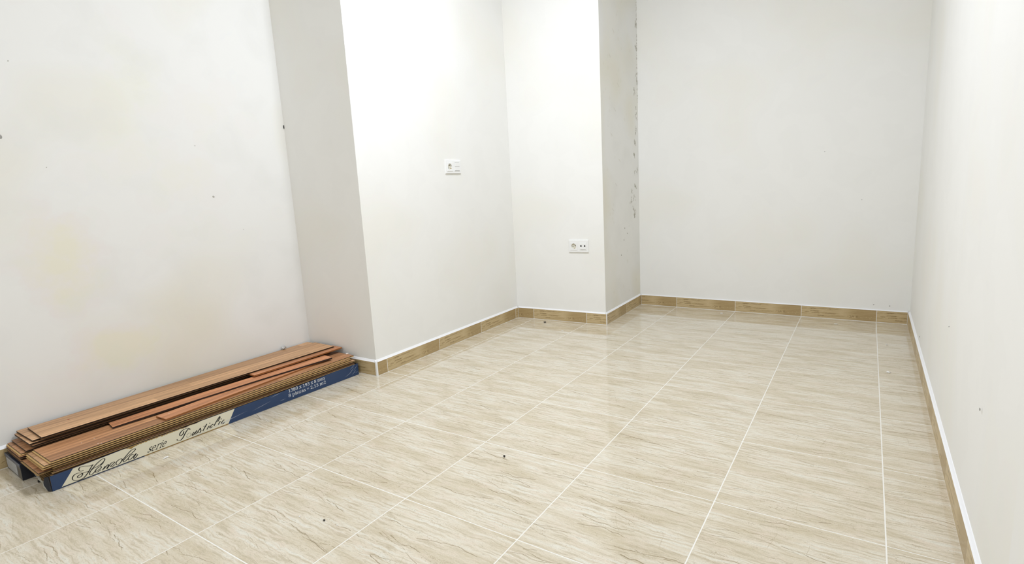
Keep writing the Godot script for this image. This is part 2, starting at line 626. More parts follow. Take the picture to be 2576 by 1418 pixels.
func wall_marks(w: Node3D, which: int) -> void:
	var spots := []
	if which == 0:      # z, height, radius
		spots = [[-0.031, 1.308, 0.0085], [-0.104, 1.602, 0.0024], [-0.776, 1.301, 0.0022], [-0.833, 1.0425, 0.0042], [-0.97, 0.86, 0.0018], [-0.16, 1.19, 0.0016]]
	else:
		spots = [[-0.961, 0.402, 0.0040], [-2.656, 0.143, 0.0042], [-1.62, 0.45, 0.0016]]
	var x := -0.735 if which == 0 else 2.3845
	for k in spots.size():
		var s = spots[k]
		var st := start()
		lump(st, Vector3(x, s[1], s[0]), Vector3(0.0012, s[2], s[2] * (1.6 if k == 3 else 1.0)), 70 + k, 0.15 if k == 0 else 0.4, 6, 10)
		part("nail_hole" if which == 0 else "scuff", st, M.hole if k == 0 or which else M.speck, w)
	if which == 0:      # the dark gap in the inner corner
		var st := start()
		box(st, Vector3(-0.7352, 1.418, -1.2985), Vector3(-0.731, 1.436, -1.2935), 0.0005)
		part("corner_gap", st, M.black, w)


# ==================================================================== skirting
func build_baseboards() -> void:
	var o := outline()
	var names := ["baseboard_left", "baseboard_left_return", "baseboard_centre", "baseboard_pier_front", "baseboard_pier_side", "baseboard_back", "baseboard_right", "baseboard_front"]
	var labels := ["brown tile skirting behind the plank stacks", "short brown tile skirting beside the end of the carton", "brown tile skirting below the switch plate", "brown tile skirting below the low socket on the pier", "brown tile skirting along the shaded pier side", "brown tile skirting along the back wall", "brown tile skirting along the right wall", "brown tile skirting along the front wall"]
	for k in 8:
		var a: Vector2 = o[k]
		var b: Vector2 = o[(k + 1) % 8]
		var len := a.distance_to(b)
		var dir := (b - a) / len
		# local x along the run, y up, z into the room
		var xf := Transform3D(Basis(Vector3(dir.x, 0, dir.y), Vector3.UP, Vector3(-dir.y, 0, dir.x)), Vector3(a.x, 0, a.y))
		var t := thing(names[k], labels[k], "skirting", xf, "", "structure")
		var along_x := absf(dir.x) > 0.5
		var pitch := PX if along_x else PZ
		# where the joints fall, measured along the run
		var cuts := [0.0]
		var first := (a.x if along_x else a.y) / pitch
		var sgn := signf(dir.x if along_x else dir.y)
		var nxt := ceilf(first * sgn + 0.001)
		while (nxt - first * sgn) * pitch < len - 0.004:
			if (nxt - first * sgn) * pitch > 0.004:
				cuts.append((nxt - first * sgn) * pitch)
			nxt += 1.0
		cuts.append(len)
		var st := start()
		box(st, Vector3(0.0, 0.0, -0.0105), Vector3(len, 0.0795, -0.0004))
		part("grout", st, M.grout, t)
		st = start()       # the white filler that slopes from the wall on to the tile's top edge
		var up: float = [1.0, 1.0, 1.0, 0.75, 0.9, 0.45, 0.8, 1.0][k]
		var pro := [Vector2(-0.0006, 0.0802), Vector2(-0.011, 0.0800), Vector2(-0.011, 0.080 + 0.0120 * up), Vector2(-0.0092, 0.080 + 0.0110 * up), Vector2(-0.0045, 0.080 + 0.0042 * up)]
		var e0 := 0.0
		for q in pro.size():
			var p: Vector2 = pro[q]
			var p2: Vector2 = pro[(q + 1) % pro.size()]
			var m := (p + p2) / 2.0 - Vector2(-0.0075, 0.084)
			poly(st, [Vector3(e0, p.y, p.x), Vector3(len, p.y, p.x), Vector3(len, p2.y, p2.x), Vector3(e0, p2.y, p2.x)], Vector3(0, m.y, m.x))
		for q in [1, 2, 3]:
			for x in [e0, len]:
				poly(st, [Vector3(x, pro[1].y, pro[1].x), Vector3(x, pro[(q + 1) % 5].y, pro[(q + 1) % 5].x), Vector3(x, pro[(q + 2) % 5].y, pro[(q + 2) % 5].x)], Vector3(1 if x > 0.01 else -1, 0, 0))
		part("filler_bead", st, M.caulk, t)
		for c in cuts.size() - 1:
			var x0: float = cuts[c] + 0.0017
			var x1: float = cuts[c + 1] - 0.0017
			if x1 - x0 < 0.006:
				continue
			var s: float = cuts[c + 1] - pitch if c == 0 else cuts[c]      # where the whole piece would start
			var fu := func(v: Vector3, _o: Vector3) -> Vector2: return Vector2(clampf((v.x - s) / pitch, 0.004, 0.996), 1.0 - clampf(v.y / 0.08, 0.02, 0.98))
			st = start()
			box(st, Vector3(x0, 0.0030, -0.0100), Vector3(x1, 0.080, 0.0), 0.0003, Transform3D(), fu)
			part("tile", st, M.skirting, t)
		if k in [1, 3]:   # grout that fills the mitre of an outer corner
			st = start()
			box(st, Vector3(len - 0.005, 0.001, -0.008), Vector3(len + 0.0005, 0.0800, 0.0005), 0.0010)
			box(st, Vector3(len - 0.0108, 0.0790, -0.0108), Vector3(len + 0.0002, 0.0850, 0.0002), 0.0030)
			part("corner_grout", st, M.caulk, t)


# ==================================================================== wall plates
# local x to the right, y up, z out of the wall; the origin is the plate's centre on the wall
# a plate with chamfered front edges and a round hole at (hx, 0) whose wall runs back to «deep»
func pierced(st: SurfaceTool, x0: float, x1: float, h: float, z0: float, z1: float, c: float, hx: float, r: float, deep: float) -> SurfaceTool:
	var ang := []
	for k in 36:
		ang.append(TAU * k / 36.0)
	var fx0 := x0 + c - hx
	var fx1 := x1 - c - hx
	var fy := h / 2.0 - c
	for q in [Vector2(fx0, -fy), Vector2(fx1, -fy), Vector2(fx1, fy), Vector2(fx0, fy)]:
		ang.append(fposmod(q.angle(), TAU))
	ang.sort()
	for k in ang.size():
		var ends := []
		for t in [ang[k], ang[(k + 1) % ang.size()]]:
			var d := Vector2(cos(t), sin(t))
			var far := minf((fx1 if d.x > 0 else fx0) / d.x if absf(d.x) > 1e-6 else 1e9, fy / absf(d.y) if absf(d.y) > 1e-6 else 1e9)
			ends.append([Vector3(hx + d.x * r, d.y * r, z1), Vector3(hx + d.x * far, d.y * far, z1)])
		if (ends[0][0] - ends[1][0]).length() < 1e-6:
			continue
		poly(st, [ends[0][0], ends[0][1], ends[1][1], ends[1][0]], Vector3.BACK)
		var back := Vector3(0, 0, deep - z1)
		poly(st, [ends[0][0], ends[1][0], ends[1][0] + back, ends[0][0] + back], Vector3(hx, 0, z1) - ends[0][0])
	var outer := [Vector3(x0, -h / 2, 0), Vector3(x1, -h / 2, 0), Vector3(x1, h / 2, 0), Vector3(x0, h / 2, 0)]
	var inner := [Vector3(x0 + c, -h / 2 + c, 0), Vector3(x1 - c, -h / 2 + c, 0), Vector3(x1 - c, h / 2 - c, 0), Vector3(x0 + c, h / 2 - c, 0)]
	for k in 4:
		var o: Vector3 = outer[k]
		var o2: Vector3 = outer[(k + 1) % 4]
		var i: Vector3 = inner[k]
		var i2: Vector3 = inner[(k + 1) % 4]
		var out := Vector3(o.y + o2.y, 0, 0)
		out = (o + o2) / 2.0 - Vector3((x0 + x1) / 2.0, 0, 0)
		poly(st, [o + Vector3(0, 0, z0), o2 + Vector3(0, 0, z0), o2 + Vector3(0, 0, z1 - c), o + Vector3(0, 0, z1 - c)], out)
		poly(st, [o + Vector3(0, 0, z1 - c), o2 + Vector3(0, 0, z1 - c), i2 + Vector3(0, 0, z1), i + Vector3(0, 0, z1)], out.normalized() + Vector3.BACK)
	return st

func plate_frame(t: Node3D, w: float, h: float) -> void:
	var st := start()
	part("frame", pierced(st, -w / 2, w / 2, h, 0.0, 0.0085, 0.0024, -0.0365, 0.0210, 0.0005), M.plastic, t)
	st = start()
	box(st, Vector3(0.0365 - 0.0285, -0.0290, 0.0084), Vector3(0.0365 + 0.0285, 0.0290, 0.0104), 0.0008)
	part("module", st, M.plastic, t)

func schuko(t: Node3D, x: float, tilt: float) -> void:
	var st := start()
	var s := part("outlet", pierced(st, x - 0.0285, x + 0.0285, 0.058, 0.0083, 0.0108, 0.0008, x, 0.0195, 0.0012), M.plastic, t)
	st = start()
	disc(st, Vector3(x, 0, 0.0024), Vector3.BACK, 0.0197, 0.0, 28, 0.0003)
	part("well", st, M.recess, s)
	for k in [-1.0, 1.0]:
		st = start()
		disc(st, Vector3(x + k * 0.0095 * cos(tilt), k * 0.0095 * sin(tilt), 0.0027), Vector3.BACK, 0.0032, 0.0, 14, 0.0003)
		part("pin_hole", st, M.black, s)
		st = start()
		var cx: float = x - k * 0.0170 * sin(tilt)
		var cy: float = k * 0.0170 * cos(tilt)
		box(st, Vector3(cx - 0.0022, cy - 0.0022, 0.0022), Vector3(cx + 0.0022, cy + 0.0022, 0.0090), 0.0004)
		part("earth_clip", st, M.brass, s)

func switch_plate() -> void:
	# x to the right on this wall runs into the room's depth (-z)
	var xf := Transform3D(Basis(Vector3(0, 0, -1), Vector3.UP, Vector3(1, 0, 0)), Vector3(-0.1510, 1.165, -2.098))
	var t := thing("wall_plate", "white double wall plate with round socket and two rocker switches, higher on the bright wall", "socket", xf)
	plate_frame(t, 0.156, 0.086)
	schuko(t, -0.0365, 1.0)
	for k in 2:
		var y := 0.0145 if k == 0 else -0.0115
		var st := start()
		box(st, Vector3(0.0365 - 0.0240, y - 0.0120, 0.0100), Vector3(0.0365 + 0.0240, y + 0.0120, 0.0128), 0.001, Transform3D(Basis(Vector3.RIGHT, 0.05), Vector3.ZERO))
		part("rocker", st, M.plastic, t)
	for q in 3:
		var y: float = [0.0275, 0.0015, -0.0248][q]
		var st := start()
		box(st, Vector3(0.0365 - 0.0240, y - 0.0009, 0.0102), Vector3(0.0365 + 0.0240, y + 0.0009, 0.0110), 0.0)
		part("slit", st, [M.speck, M.hole, M.slit][q], t)

func socket_plate() -> void:
	var dir := Vector3(0.7397, 0, -0.027).normalized()
	var xf := Transform3D(Basis(dir, Vector3.UP, dir.cross(Vector3.UP)), Vector3(0.3932, 0.570, -2.8080))
	var t := thing("wall_plate", "white double wall plate with round socket and aerial outlet, low on the pier", "socket", xf)
	plate_frame(t, 0.154, 0.090)
	schuko(t, -0.0365, 0.35)
	var st := start()
	box(st, Vector3(0.0365 - 0.0230, -0.0225, 0.0100), Vector3(0.0365 + 0.0230, 0.0225, 0.0122), 0.0008)
	var cover := part("aerial_cover", st, M.plastic, t)
	for x in [-0.0145, 0.0145]:
		st = start()
		disc(st, Vector3(0.0365 + x, 0.002, 0.0128), Vector3.BACK, 0.0062, 0.0, 18, 0.0008)
		part("aerial_port", st, M.black, cover)
	st = start()
	disc(st, Vector3(0.0365, 0.001, 0.0126), Vector3.BACK, 0.0017, 0.0, 10, 0.0006)
	part("screw", st, M.hole, cover)
	st = start()
	box(st, Vector3(0.0365 - 0.0210, -0.0245, 0.0102), Vector3(0.0365 + 0.0210, -0.0228, 0.0108))
	part("slit", st, M.hole, t)


# ==================================================================== cartons
# carton axes: x along its length from the near end, y up, z towards the room
func carton_frame(a: float, b: float, h: float, turn := 0.0, pitch := 0.0) -> Transform3D:
	var x := (ALONG * cos(turn) + LEFTWARD * sin(turn)).normalized()
	var z := x.cross(Vector3.UP).normalized()
	var bs := Basis(x, Vector3.UP, z) * Basis(Vector3(0, 0, 1), pitch)
	return Transform3D(bs, ORIGIN + ALONG * a + LEFTWARD * b + Vector3(0, h, 0))

# a brush line on the printed side; points are tenths of a millimetre along and up
func stroke(st: SurfaceTool, pts: Array, w0: float, w1: float, slant := true) -> void:
	var cv := Curve2D.new()
	for k in pts.size():
		var p := Vector2(pts[k][0], pts[k][1]) * 1e-4
		var q := Vector2(pts[maxi(k - 1, 0)][0], pts[maxi(k - 1, 0)][1]) * 1e-4
		var s := Vector2(pts[mini(k + 1, pts.size() - 1)][0], pts[mini(k + 1, pts.size() - 1)][1]) * 1e-4
		var tan_ := (s - q) / 6.0
		cv.add_point(p, -tan_, tan_)
	var line := cv.tessellate(4, 4.0)
	var prev_l: Vector2
	var prev_r: Vector2
	for k in line.size():
		var d := (line[mini(k + 1, line.size() - 1)] - line[maxi(k - 1, 0)]).normalized()
		# a broad-nib pen: down strokes are thick, up strokes thin
		var heavy := absf(d.dot(Vector2(0.45, 0.9).normalized())) if slant else 1.0
		var w := lerpf(w0, w1, heavy * heavy)
		var nrm := Vector2(-d.y, d.x) * w / 2.0
		var l := line[k] + nrm
		var r := line[k] - nrm
		if k > 0:
			poly(st, [Vector3(prev_l.x, prev_l.y, 0), Vector3(l.x, l.y, 0), Vector3(r.x, r.y, 0), Vector3(prev_r.x, prev_r.y, 0)], Vector3.BACK)
		prev_l = l
		prev_r = r

func lettering(text: String, font: SystemFont, left: float, base: float, width: float, height: float, slant: float, z: float) -> ArrayMesh:
	var tm := TextMesh.new()
	tm.text = text
	tm.font = font
	tm.font_size = 32
	tm.pixel_size = 0.01
	tm.depth = 0.0
	tm.horizontal_alignment = HORIZONTAL_ALIGNMENT_LEFT
	tm.vertical_alignment = VERTICAL_ALIGNMENT_BOTTOM
	var arr := tm.get_mesh_arrays()
	var vs: PackedVector3Array = arr[Mesh.ARRAY_VERTEX]
	var lo := Vector3(1e9, 1e9, 0)
	var hi := Vector3(-1e9, -1e9, 0)
	for v in vs:
		lo = lo.min(v)
		hi = hi.max(v)
	for k in vs.size():
		var y := (vs[k].y - lo.y) / (hi.y - lo.y) * height
		vs[k] = Vector3(left + (vs[k].x - lo.x) / (hi.x - lo.x) * width + y * slant, base + y, z)
	var flat := []
	flat.resize(Mesh.ARRAY_MAX)
	flat[Mesh.ARRAY_VERTEX] = vs
	flat[Mesh.ARRAY_INDEX] = arr[Mesh.ARRAY_INDEX]
	var ns := PackedVector3Array()
	for v in vs:
		ns.append(Vector3.BACK)
	flat[Mesh.ARRAY_NORMAL] = ns
	var m := ArrayMesh.new()
	m.add_surface_from_arrays(Mesh.PRIMITIVE_TRIANGLES, flat)
	return m

func rim(a: float) -> float:      # the torn upper edge of the carton's long side
	var h := 0.0585 + 0.004 * smoothstep(0.1, 0.3, a) - 0.002 * smoothstep(0.85, 0.95, a) + 0.0045 * smoothstep(1.05, 1.3, a)
	if a > 0.36 and a < 0.58:
		h -= 0.0030 * absf(sin(a * 71.0) * sin(a * 23.0)) * smoothstep(0.36, 0.40, a) * smoothstep(0.58, 0.5, a)
	if a > 0.80 and a < 0.92:
		h -= 0.0025 * absf(sin(a * 57.0) * sin(a * 131.0))
	return h

func printed_carton() -> void:
	var t := thing("carton", "open blue and cream printed carton with script lettering, front of the two under the planks", "carton", carton_frame(0, 0, 0))
	var L := 1.400
	var st := start()
	# front side: a sheet 2.5 mm thick with a torn rim
	var N := 140
	for k in N:
		var a0 := L * k / N
		var a1 := L * (k + 1) / N
		poly(st, [Vector3(a0, 0.0005, 0), Vector3(a1, 0.0005, 0), Vector3(a1, rim(a1), 0), Vector3(a0, rim(a0), 0)], Vector3.BACK)
		poly(st, [Vector3(a0, 0.0005, -0.0025), Vector3(a1, 0.0005, -0.0025), Vector3(a1, rim(a1), -0.0025), Vector3(a0, rim(a0), -0.0025)], Vector3.FORWARD)
		poly(st, [Vector3(a0, rim(a0), 0), Vector3(a1, rim(a1), 0), Vector3(a1, rim(a1), -0.0025), Vector3(a0, rim(a0), -0.0025)], Vector3.UP)
	poly(st, [Vector3(0, 0.0005, 0), Vector3(0, rim(0), 0), Vector3(0, rim(0), -0.0025), Vector3(0, 0.0005, -0.0025)], Vector3.LEFT)
	var side := part("front_side", st, M.blue, t)
	# cream printed field between two slanting edges
	st = start()
	N = 80
	for k in N:
		var f0 := float(k) / N
		var f1 := float(k + 1) / N
		var b0 := lerpf(0.0267, 0.6466, f0)
		var b1 := lerpf(0.0267, 0.6466, f1)
		var t0 := lerpf(0.0690, 0.6828, f0)
		var t1 := lerpf(0.0690, 0.6828, f1)
		poly(st, [Vector3(b0, 0.0044, 0.0003), Vector3(b1, 0.0044, 0.0003), Vector3(t1, rim(t1) - 0.0004, 0.0003), Vector3(t0, rim(t0) - 0.0004, 0.0003)], Vector3.BACK)
	part("printed_field", st, M.cream, side)
	st = start()       # dark rule below the lettering
	poly(st, [Vector3(0.0275, 0.0030, 0.0003), Vector3(0.30, 0.0026, 0.0003), Vector3(0.30, 0.0044, 0.0003), Vector3(0.0285, 0.0048, 0.0003)], Vector3.BACK)
	part("printed_rule", st, M.ink, side)
	st = start()
	poly(st, [Vector3(0.30, 0.0005, 0.0003), Vector3(0.645, 0.0005, 0.0003), Vector3(0.6466, 0.0040, 0.0003), Vector3(0.30, 0.0040, 0.0003)], Vector3.BACK)
	part("worn_edge", st, M.stain, side)
	st = start()       # brown board showing where the paper is torn off along the rim
	var tr := RandomNumberGenerator.new()
	tr.seed = 44
	var d0 := 0.0
	for k in 120:
		var a0 := 0.205 + 0.345 * k / 120.0
		var a1 := 0.205 + 0.345 * (k + 1) / 120.0
		var big := 0.0045 * smoothstep(0.22, 0.27, a1) * smoothstep(0.50, 0.34, a1) + 0.0020 * smoothstep(0.34, 0.45, a1) * smoothstep(0.55, 0.5, a1) + 0.006 * maxf(0.0, 1.0 - absf(a1 - 0.262) / 0.022)
		var d1 := big * tr.randf_range(0.6, 1.25)
		poly(st, [Vector3(a0, rim(a0) - d0, 0.0005), Vector3(a1, rim(a1) - d1, 0.0005), Vector3(a1, rim(a1), 0.0005), Vector3(a0, rim(a0), 0.0005)], Vector3.BACK)
		d0 = d1
	part("torn_rim", st, M.stain, side)
	# script lettering
	st = start()
	for s in [
		[[982, 369], [922, 364], [868, 390], [848, 460], [881, 521], [948, 531], [1049, 504], [1161, 455], [1239, 444], [1301, 450]],
		[[1301, 450], [1247, 406], [1180, 317], [1113, 228], [1034, 146], [944, 78], [847, 58], [733, 68], [650, 113], [611, 193], [636, 274], [709, 331], [801, 337], [887, 304], [934, 255], [917, 203], [865, 160], [799, 158], [766, 192], [791, 231], [880, 256], [987, 272], [1156, 250]],
		[[1212, 266], [1352, 390], [1474, 472], [1592, 530], [1662, 533], [1684, 497], [1646, 427], [1538, 354], [1394, 309], [1285, 301], [1180, 230], [1134, 148], [1152, 91], [1212, 92], [1318, 163]],
		[[1315, 146], [1426, 162], [1515, 207], [1529, 253], [1485, 275], [1383, 236], [1319, 171], [1330, 113], [1390, 101], [1505, 142]],
		[[1502, 301], [1625, 383]], [[1654, 211], [1546, 95]], [[1585, 121], [1741, 231], [1763, 194], [1678, 93]],
		[[1691, 87], [1855, 240], [1948, 249], [1964, 215], [1832, 135], [1859, 86], [1966, 133]],
		[[2006, 114], [2019, 198], [2114, 260], [2209, 270], [2222, 210], [2134, 107], [2045, 87], [2008, 131]],
		[[2169, 145], [2384, 316], [2583, 461], [2718, 464], [2702, 407], [2562, 324], [2390, 258], [2258, 157], [2264, 100], [2339, 119], [2421, 172]],
		[[2641, 252], [2585, 278], [2472, 220], [2423, 135], [2461, 98], [2564, 141], [2716, 254]],
		[[2739, 253], [2623, 133], [2629, 75], [2690, 110], [2775, 190]]]:
		stroke(st, s, 0.0014, 0.0035)
	var o := part("script_lettering", st, M.ink, side)
	o.position.z = 0.0006
	st = start()
	for s in [
		[[4431, 287], [4394, 331], [4412, 409], [4512, 494], [4655, 528], [4777, 498], [4827, 442], [4804, 416]],
		[[4802, 488], [4690, 420], [4583, 294], [4504, 185], [4406, 113], [4319, 115], [4264, 167], [4275, 198]], [[4573, 441], [4527, 346], [4431, 287]],
		[[4972, 245], [4883, 167], [4876, 119], [4944, 141], [5092, 267]], [[5099, 272], [4992, 164], [5007, 129], [5060, 136]],
		[[5060, 136], [5211, 276], [5251, 318]], [[5242, 307], [5251, 187], [5190, 125], [5132, 178]],
		[[5534, 392], [5324, 142]], [[5379, 338], [5510, 314]], [[5624, 268], [5498, 143]], [[5671, 395], [5655, 361]],
		[[5772, 252], [5789, 275], [5718, 259], [5631, 176], [5661, 149], [5749, 187]],
		[[5815, 175], [5950, 343], [6096, 494], [6132, 502], [6117, 441], [6000, 308]], [[6123, 289], [6008, 171]], [[6178, 392], [6162, 358]],
		[[6302, 263], [6277, 288], [6183, 220], [6159, 155], [6211, 119], [6290, 177]]]:
		stroke(st, s, 0.0014, 0.0044)
	o = part("script_lettering", st, M.ink, side)
	o.position.z = 0.0006
	st = start()
	stroke(st, [[4660, 218], [4746, 282], [4830, 247], [4826, 177], [4746, 110], [4660, 132], [4650, 194]], 0.0015, 0.003)
	o = part("faded_letter", st, M.faded_ink, side)
	o.position.z = 0.0006
	var serif := SystemFont.new()
	serif.font_names = PackedStringArray(["Droid Serif"])
	part("printed_word", lettering("serie", serif, 0.3100, 0.0100, 0.066, 0.0290, 0.65, 0.0006), M.ink, side)
	part("printed_size", lettering("1380 x 193 x 8 mm", serif, 0.9590, 0.0440, 0.216, 0.0170, 0.0, 0.0006), M.print_white, side)
	part("printed_count", lettering("8 piezas = 2,13 m2", serif, 0.9560, 0.0145, 0.222, 0.0225, 0.0, 0.0006), M.print_white, side)
	# the other panels
	var W := 0.2055
	st = start()
	box(st, Vector3(0.004, 0.0005, -W + 0.002), Vector3(L - 0.003, 0.003, -0.0026), 0.0004)
	part("base_panel", st, M.board, t)
	st = start()
	box(st, Vector3(0.0, 0.0005, -W), Vector3(L, 0.060, -W + 0.0024), 0.0004)
	part("back_side", st, M.navy, t)
	st = start()
	box(st, Vector3(L - 0.0026, 0.0005, -W + 0.0025), Vector3(L, 0.064, -0.0026), 0.0004)
	part("end_panel", st, M.navy, t)
	# near end: two ragged flaps bent open
	for k in 2:
		st = start()
		var w := 0.030 - 0.010 * k
		var xf := Transform3D(Basis(Vector3.UP, [2.05, 2.55][k]), Vector3(0.0, 0, -0.001 - 0.004 * k))
		var pts := [Vector3(0, 0.0005, 0), Vector3(w * 0.55, 0.0035, 0), Vector3(w, 0.030, 0), Vector3(w * 0.75, 0.0555, 0), Vector3(0.004, 0.0585, 0)]
		var back := []
		var front := []
		for p in pts:
			front.append(xf * p)
			back.append(xf * (p - Vector3(0, 0, 0.0022)))
		var nn := xf.basis * Vector3.BACK
		poly(st, front, nn)
		poly(st, back, -nn)
		for q in pts.size():
			var q2 := (q + 1) % pts.size()
			var mid: Vector3 = xf * ((pts[q] + pts[q2]) / 2.0 - Vector3(w * 0.5, 0.03, 0)) - xf.origin
			poly(st, [front[q], front[q2], back[q2], back[q]], mid)
		part("end_flap", st, M.navy, t)
	# glare on the clear wrapping's creases, painted as pale slivers over the printed side
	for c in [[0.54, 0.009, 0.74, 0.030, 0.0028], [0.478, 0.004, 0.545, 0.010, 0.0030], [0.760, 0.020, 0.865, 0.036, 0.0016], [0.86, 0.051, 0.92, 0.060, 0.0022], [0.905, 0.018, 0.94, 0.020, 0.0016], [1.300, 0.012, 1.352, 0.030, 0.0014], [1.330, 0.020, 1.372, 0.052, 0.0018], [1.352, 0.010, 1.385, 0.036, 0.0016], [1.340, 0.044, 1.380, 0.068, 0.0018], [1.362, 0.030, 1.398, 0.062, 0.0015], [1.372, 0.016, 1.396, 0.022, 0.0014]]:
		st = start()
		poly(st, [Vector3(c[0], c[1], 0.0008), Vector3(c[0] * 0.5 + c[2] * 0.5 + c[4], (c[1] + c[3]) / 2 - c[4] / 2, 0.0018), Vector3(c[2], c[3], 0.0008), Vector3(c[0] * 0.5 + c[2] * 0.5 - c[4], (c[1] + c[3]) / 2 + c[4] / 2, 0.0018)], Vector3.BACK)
		part("glare_sliver", st, M.film_glare, side)
	# torn film hanging out of the near end
	st = start()
	var r := RandomNumberGenerator.new()
	r.seed = 3
	var cols := 7
	var rows := 6
	var g := []
	for j in rows + 1:
		var row := []
		for i in cols + 1:
			var u := float(i) / cols
			var v := float(j) / rows
			row.append(Vector3(-0.020 + 0.012 * v + r.randf_range(-0.004, 0.004), maxf(0.058 * (1.0 - v), 0.0006) , -0.022 - lerpf(0.085, 0.018, v) * u + r.randf_range(-0.003, 0.003)))
		g.append(row)
	for j in rows:
		for i in cols:
			poly(st, [g[j][i], g[j][i + 1], g[j + 1][i + 1]], Vector3.LEFT)
			poly(st, [g[j][i], g[j + 1][i + 1], g[j + 1][i]], Vector3.LEFT)
	part("torn_film", st, M.film, t)

func closed_carton() -> void:
	var t := thing("carton", "closed dark blue carton with grey label on its end, under the planks by the wall", "carton", carton_frame(-0.035, 0.2095, 0))
	var L := 1.40
	var W := 0.2025
	var st := start()
	box(st, Vector3(0.0, 0.0, -W), Vector3(L, 0.0655, 0), 0.0012)
	part("body", st, M.navy, t)
	st = start()        # the top flap's edge folded over the end
	box(st, Vector3(-0.0014, 0.053, -W + 0.001), Vector3(0.0006, 0.0662, -0.001), 0.0005)
	part("end_flap", st, mat(rgb8(92, 98, 112), 0.45), t)
	st = start()
	box(st, Vector3(-0.0010, 0.008, -W + 0.012), Vector3(0.0004, 0.052, -0.052), 0.0002)
	var lab := part("paper_label", st, mat(rgb8(178, 178, 178), 0.7), t)
	st = start()
	for k in 5:         # faint unreadable rows of print on the label
		box(st, Vector3(-0.0013, 0.014 + k * 0.0075, -W + 0.020), Vector3(-0.0008, 0.0155 + k * 0.0075, -0.060 - 0.012 * (k % 3)))
	part("printed_rows", st, mat(rgb8(156, 156, 156), 0.7), lab)


# ==================================================================== planks
# local x along, y up, z towards the room; right (room-side) edge of the face at z = 0
# make: "tongue" shows the pale tongue on its near end and room side, "groove" a groove there with shade painted into its core, "sawn" plain cut sides
func plank(label: String, a: float, b: float, h: float, turn: float, len: float, w := 0.190, look := 1, make := "tongue", group := "") -> Node3D:
	var t := thing("laminate_plank", label, "plank", carton_frame(a, b, h, turn), group)
	var st := start()
	if make.begins_with("tongue"):
		box(st, Vector3(0, 0.0, -w), Vector3(len, 0.0049, -0.0002), 0.0004)
		box(st, Vector3(-0.0052, 0.0020, -w + 0.001), Vector3(0.001, 0.0045, 0.0044), 0.0007)
		box(st, Vector3(-0.0040, 0.0018, -0.001), Vector3(len - 0.006, 0.0043, 0.0048), 0.0007)
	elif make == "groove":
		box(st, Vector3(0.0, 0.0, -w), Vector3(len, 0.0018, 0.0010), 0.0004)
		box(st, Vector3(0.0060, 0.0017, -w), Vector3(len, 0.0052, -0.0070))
	else:
		box(st, Vector3(0, 0.0, -w), Vector3(len, 0.0049, -0.0002), 0.0004)
	part("core", st, {"sawn": M.raw, "tongue": M.core, "tongue_shaded": M.shaded_core, "groove": M.shaded_groove_core}[make], t)
	var u0 := rng.randf_range(0.0, 0.25)
	var flip := rng.randf() < 0.5
	var fu := func(v: Vector3, _o: Vector3) -> Vector2:
		return Vector2(u0 + v.x / 1.38 * 0.75, clampf(-v.z / 0.19, 0.01, 0.99) if not flip else clampf(1.0 + v.z / 0.19, 0.01, 0.99))
	st = start()
	box(st, Vector3(0.0, 0.0049, -w), Vector3(len, 0.0076, 0.0), 0.0003)
	part("edge_band", st, M.raw if make == "sawn" else M.edge, t)
	st = start()
	box(st, Vector3(0.0004, 0.0074, -w + 0.0004), Vector3(len - 0.0004, 0.0080, -0.0004), 0.0002, Transform3D(), fu)
	part("decor_layer", st, M.laminate[look], t)
	return t

func paint_spot(parent: Node3D, where: Vector3, size: float, m: Material) -> void:
	var inv := parent.transform.affine_inverse()
	var st := start()
	lump(st, inv * where, Vector3(size, size * 0.22, size * 0.8), int(where.x * 7919 + where.z * 1733), 0.3, 4, 8)
	part("paint_spot", st, m, parent)

func on_stack(a: float, b: float, h: float) -> Vector3:
	return ORIGIN + ALONG * a + LEFTWARD * b + Vector3(0, h, 0)

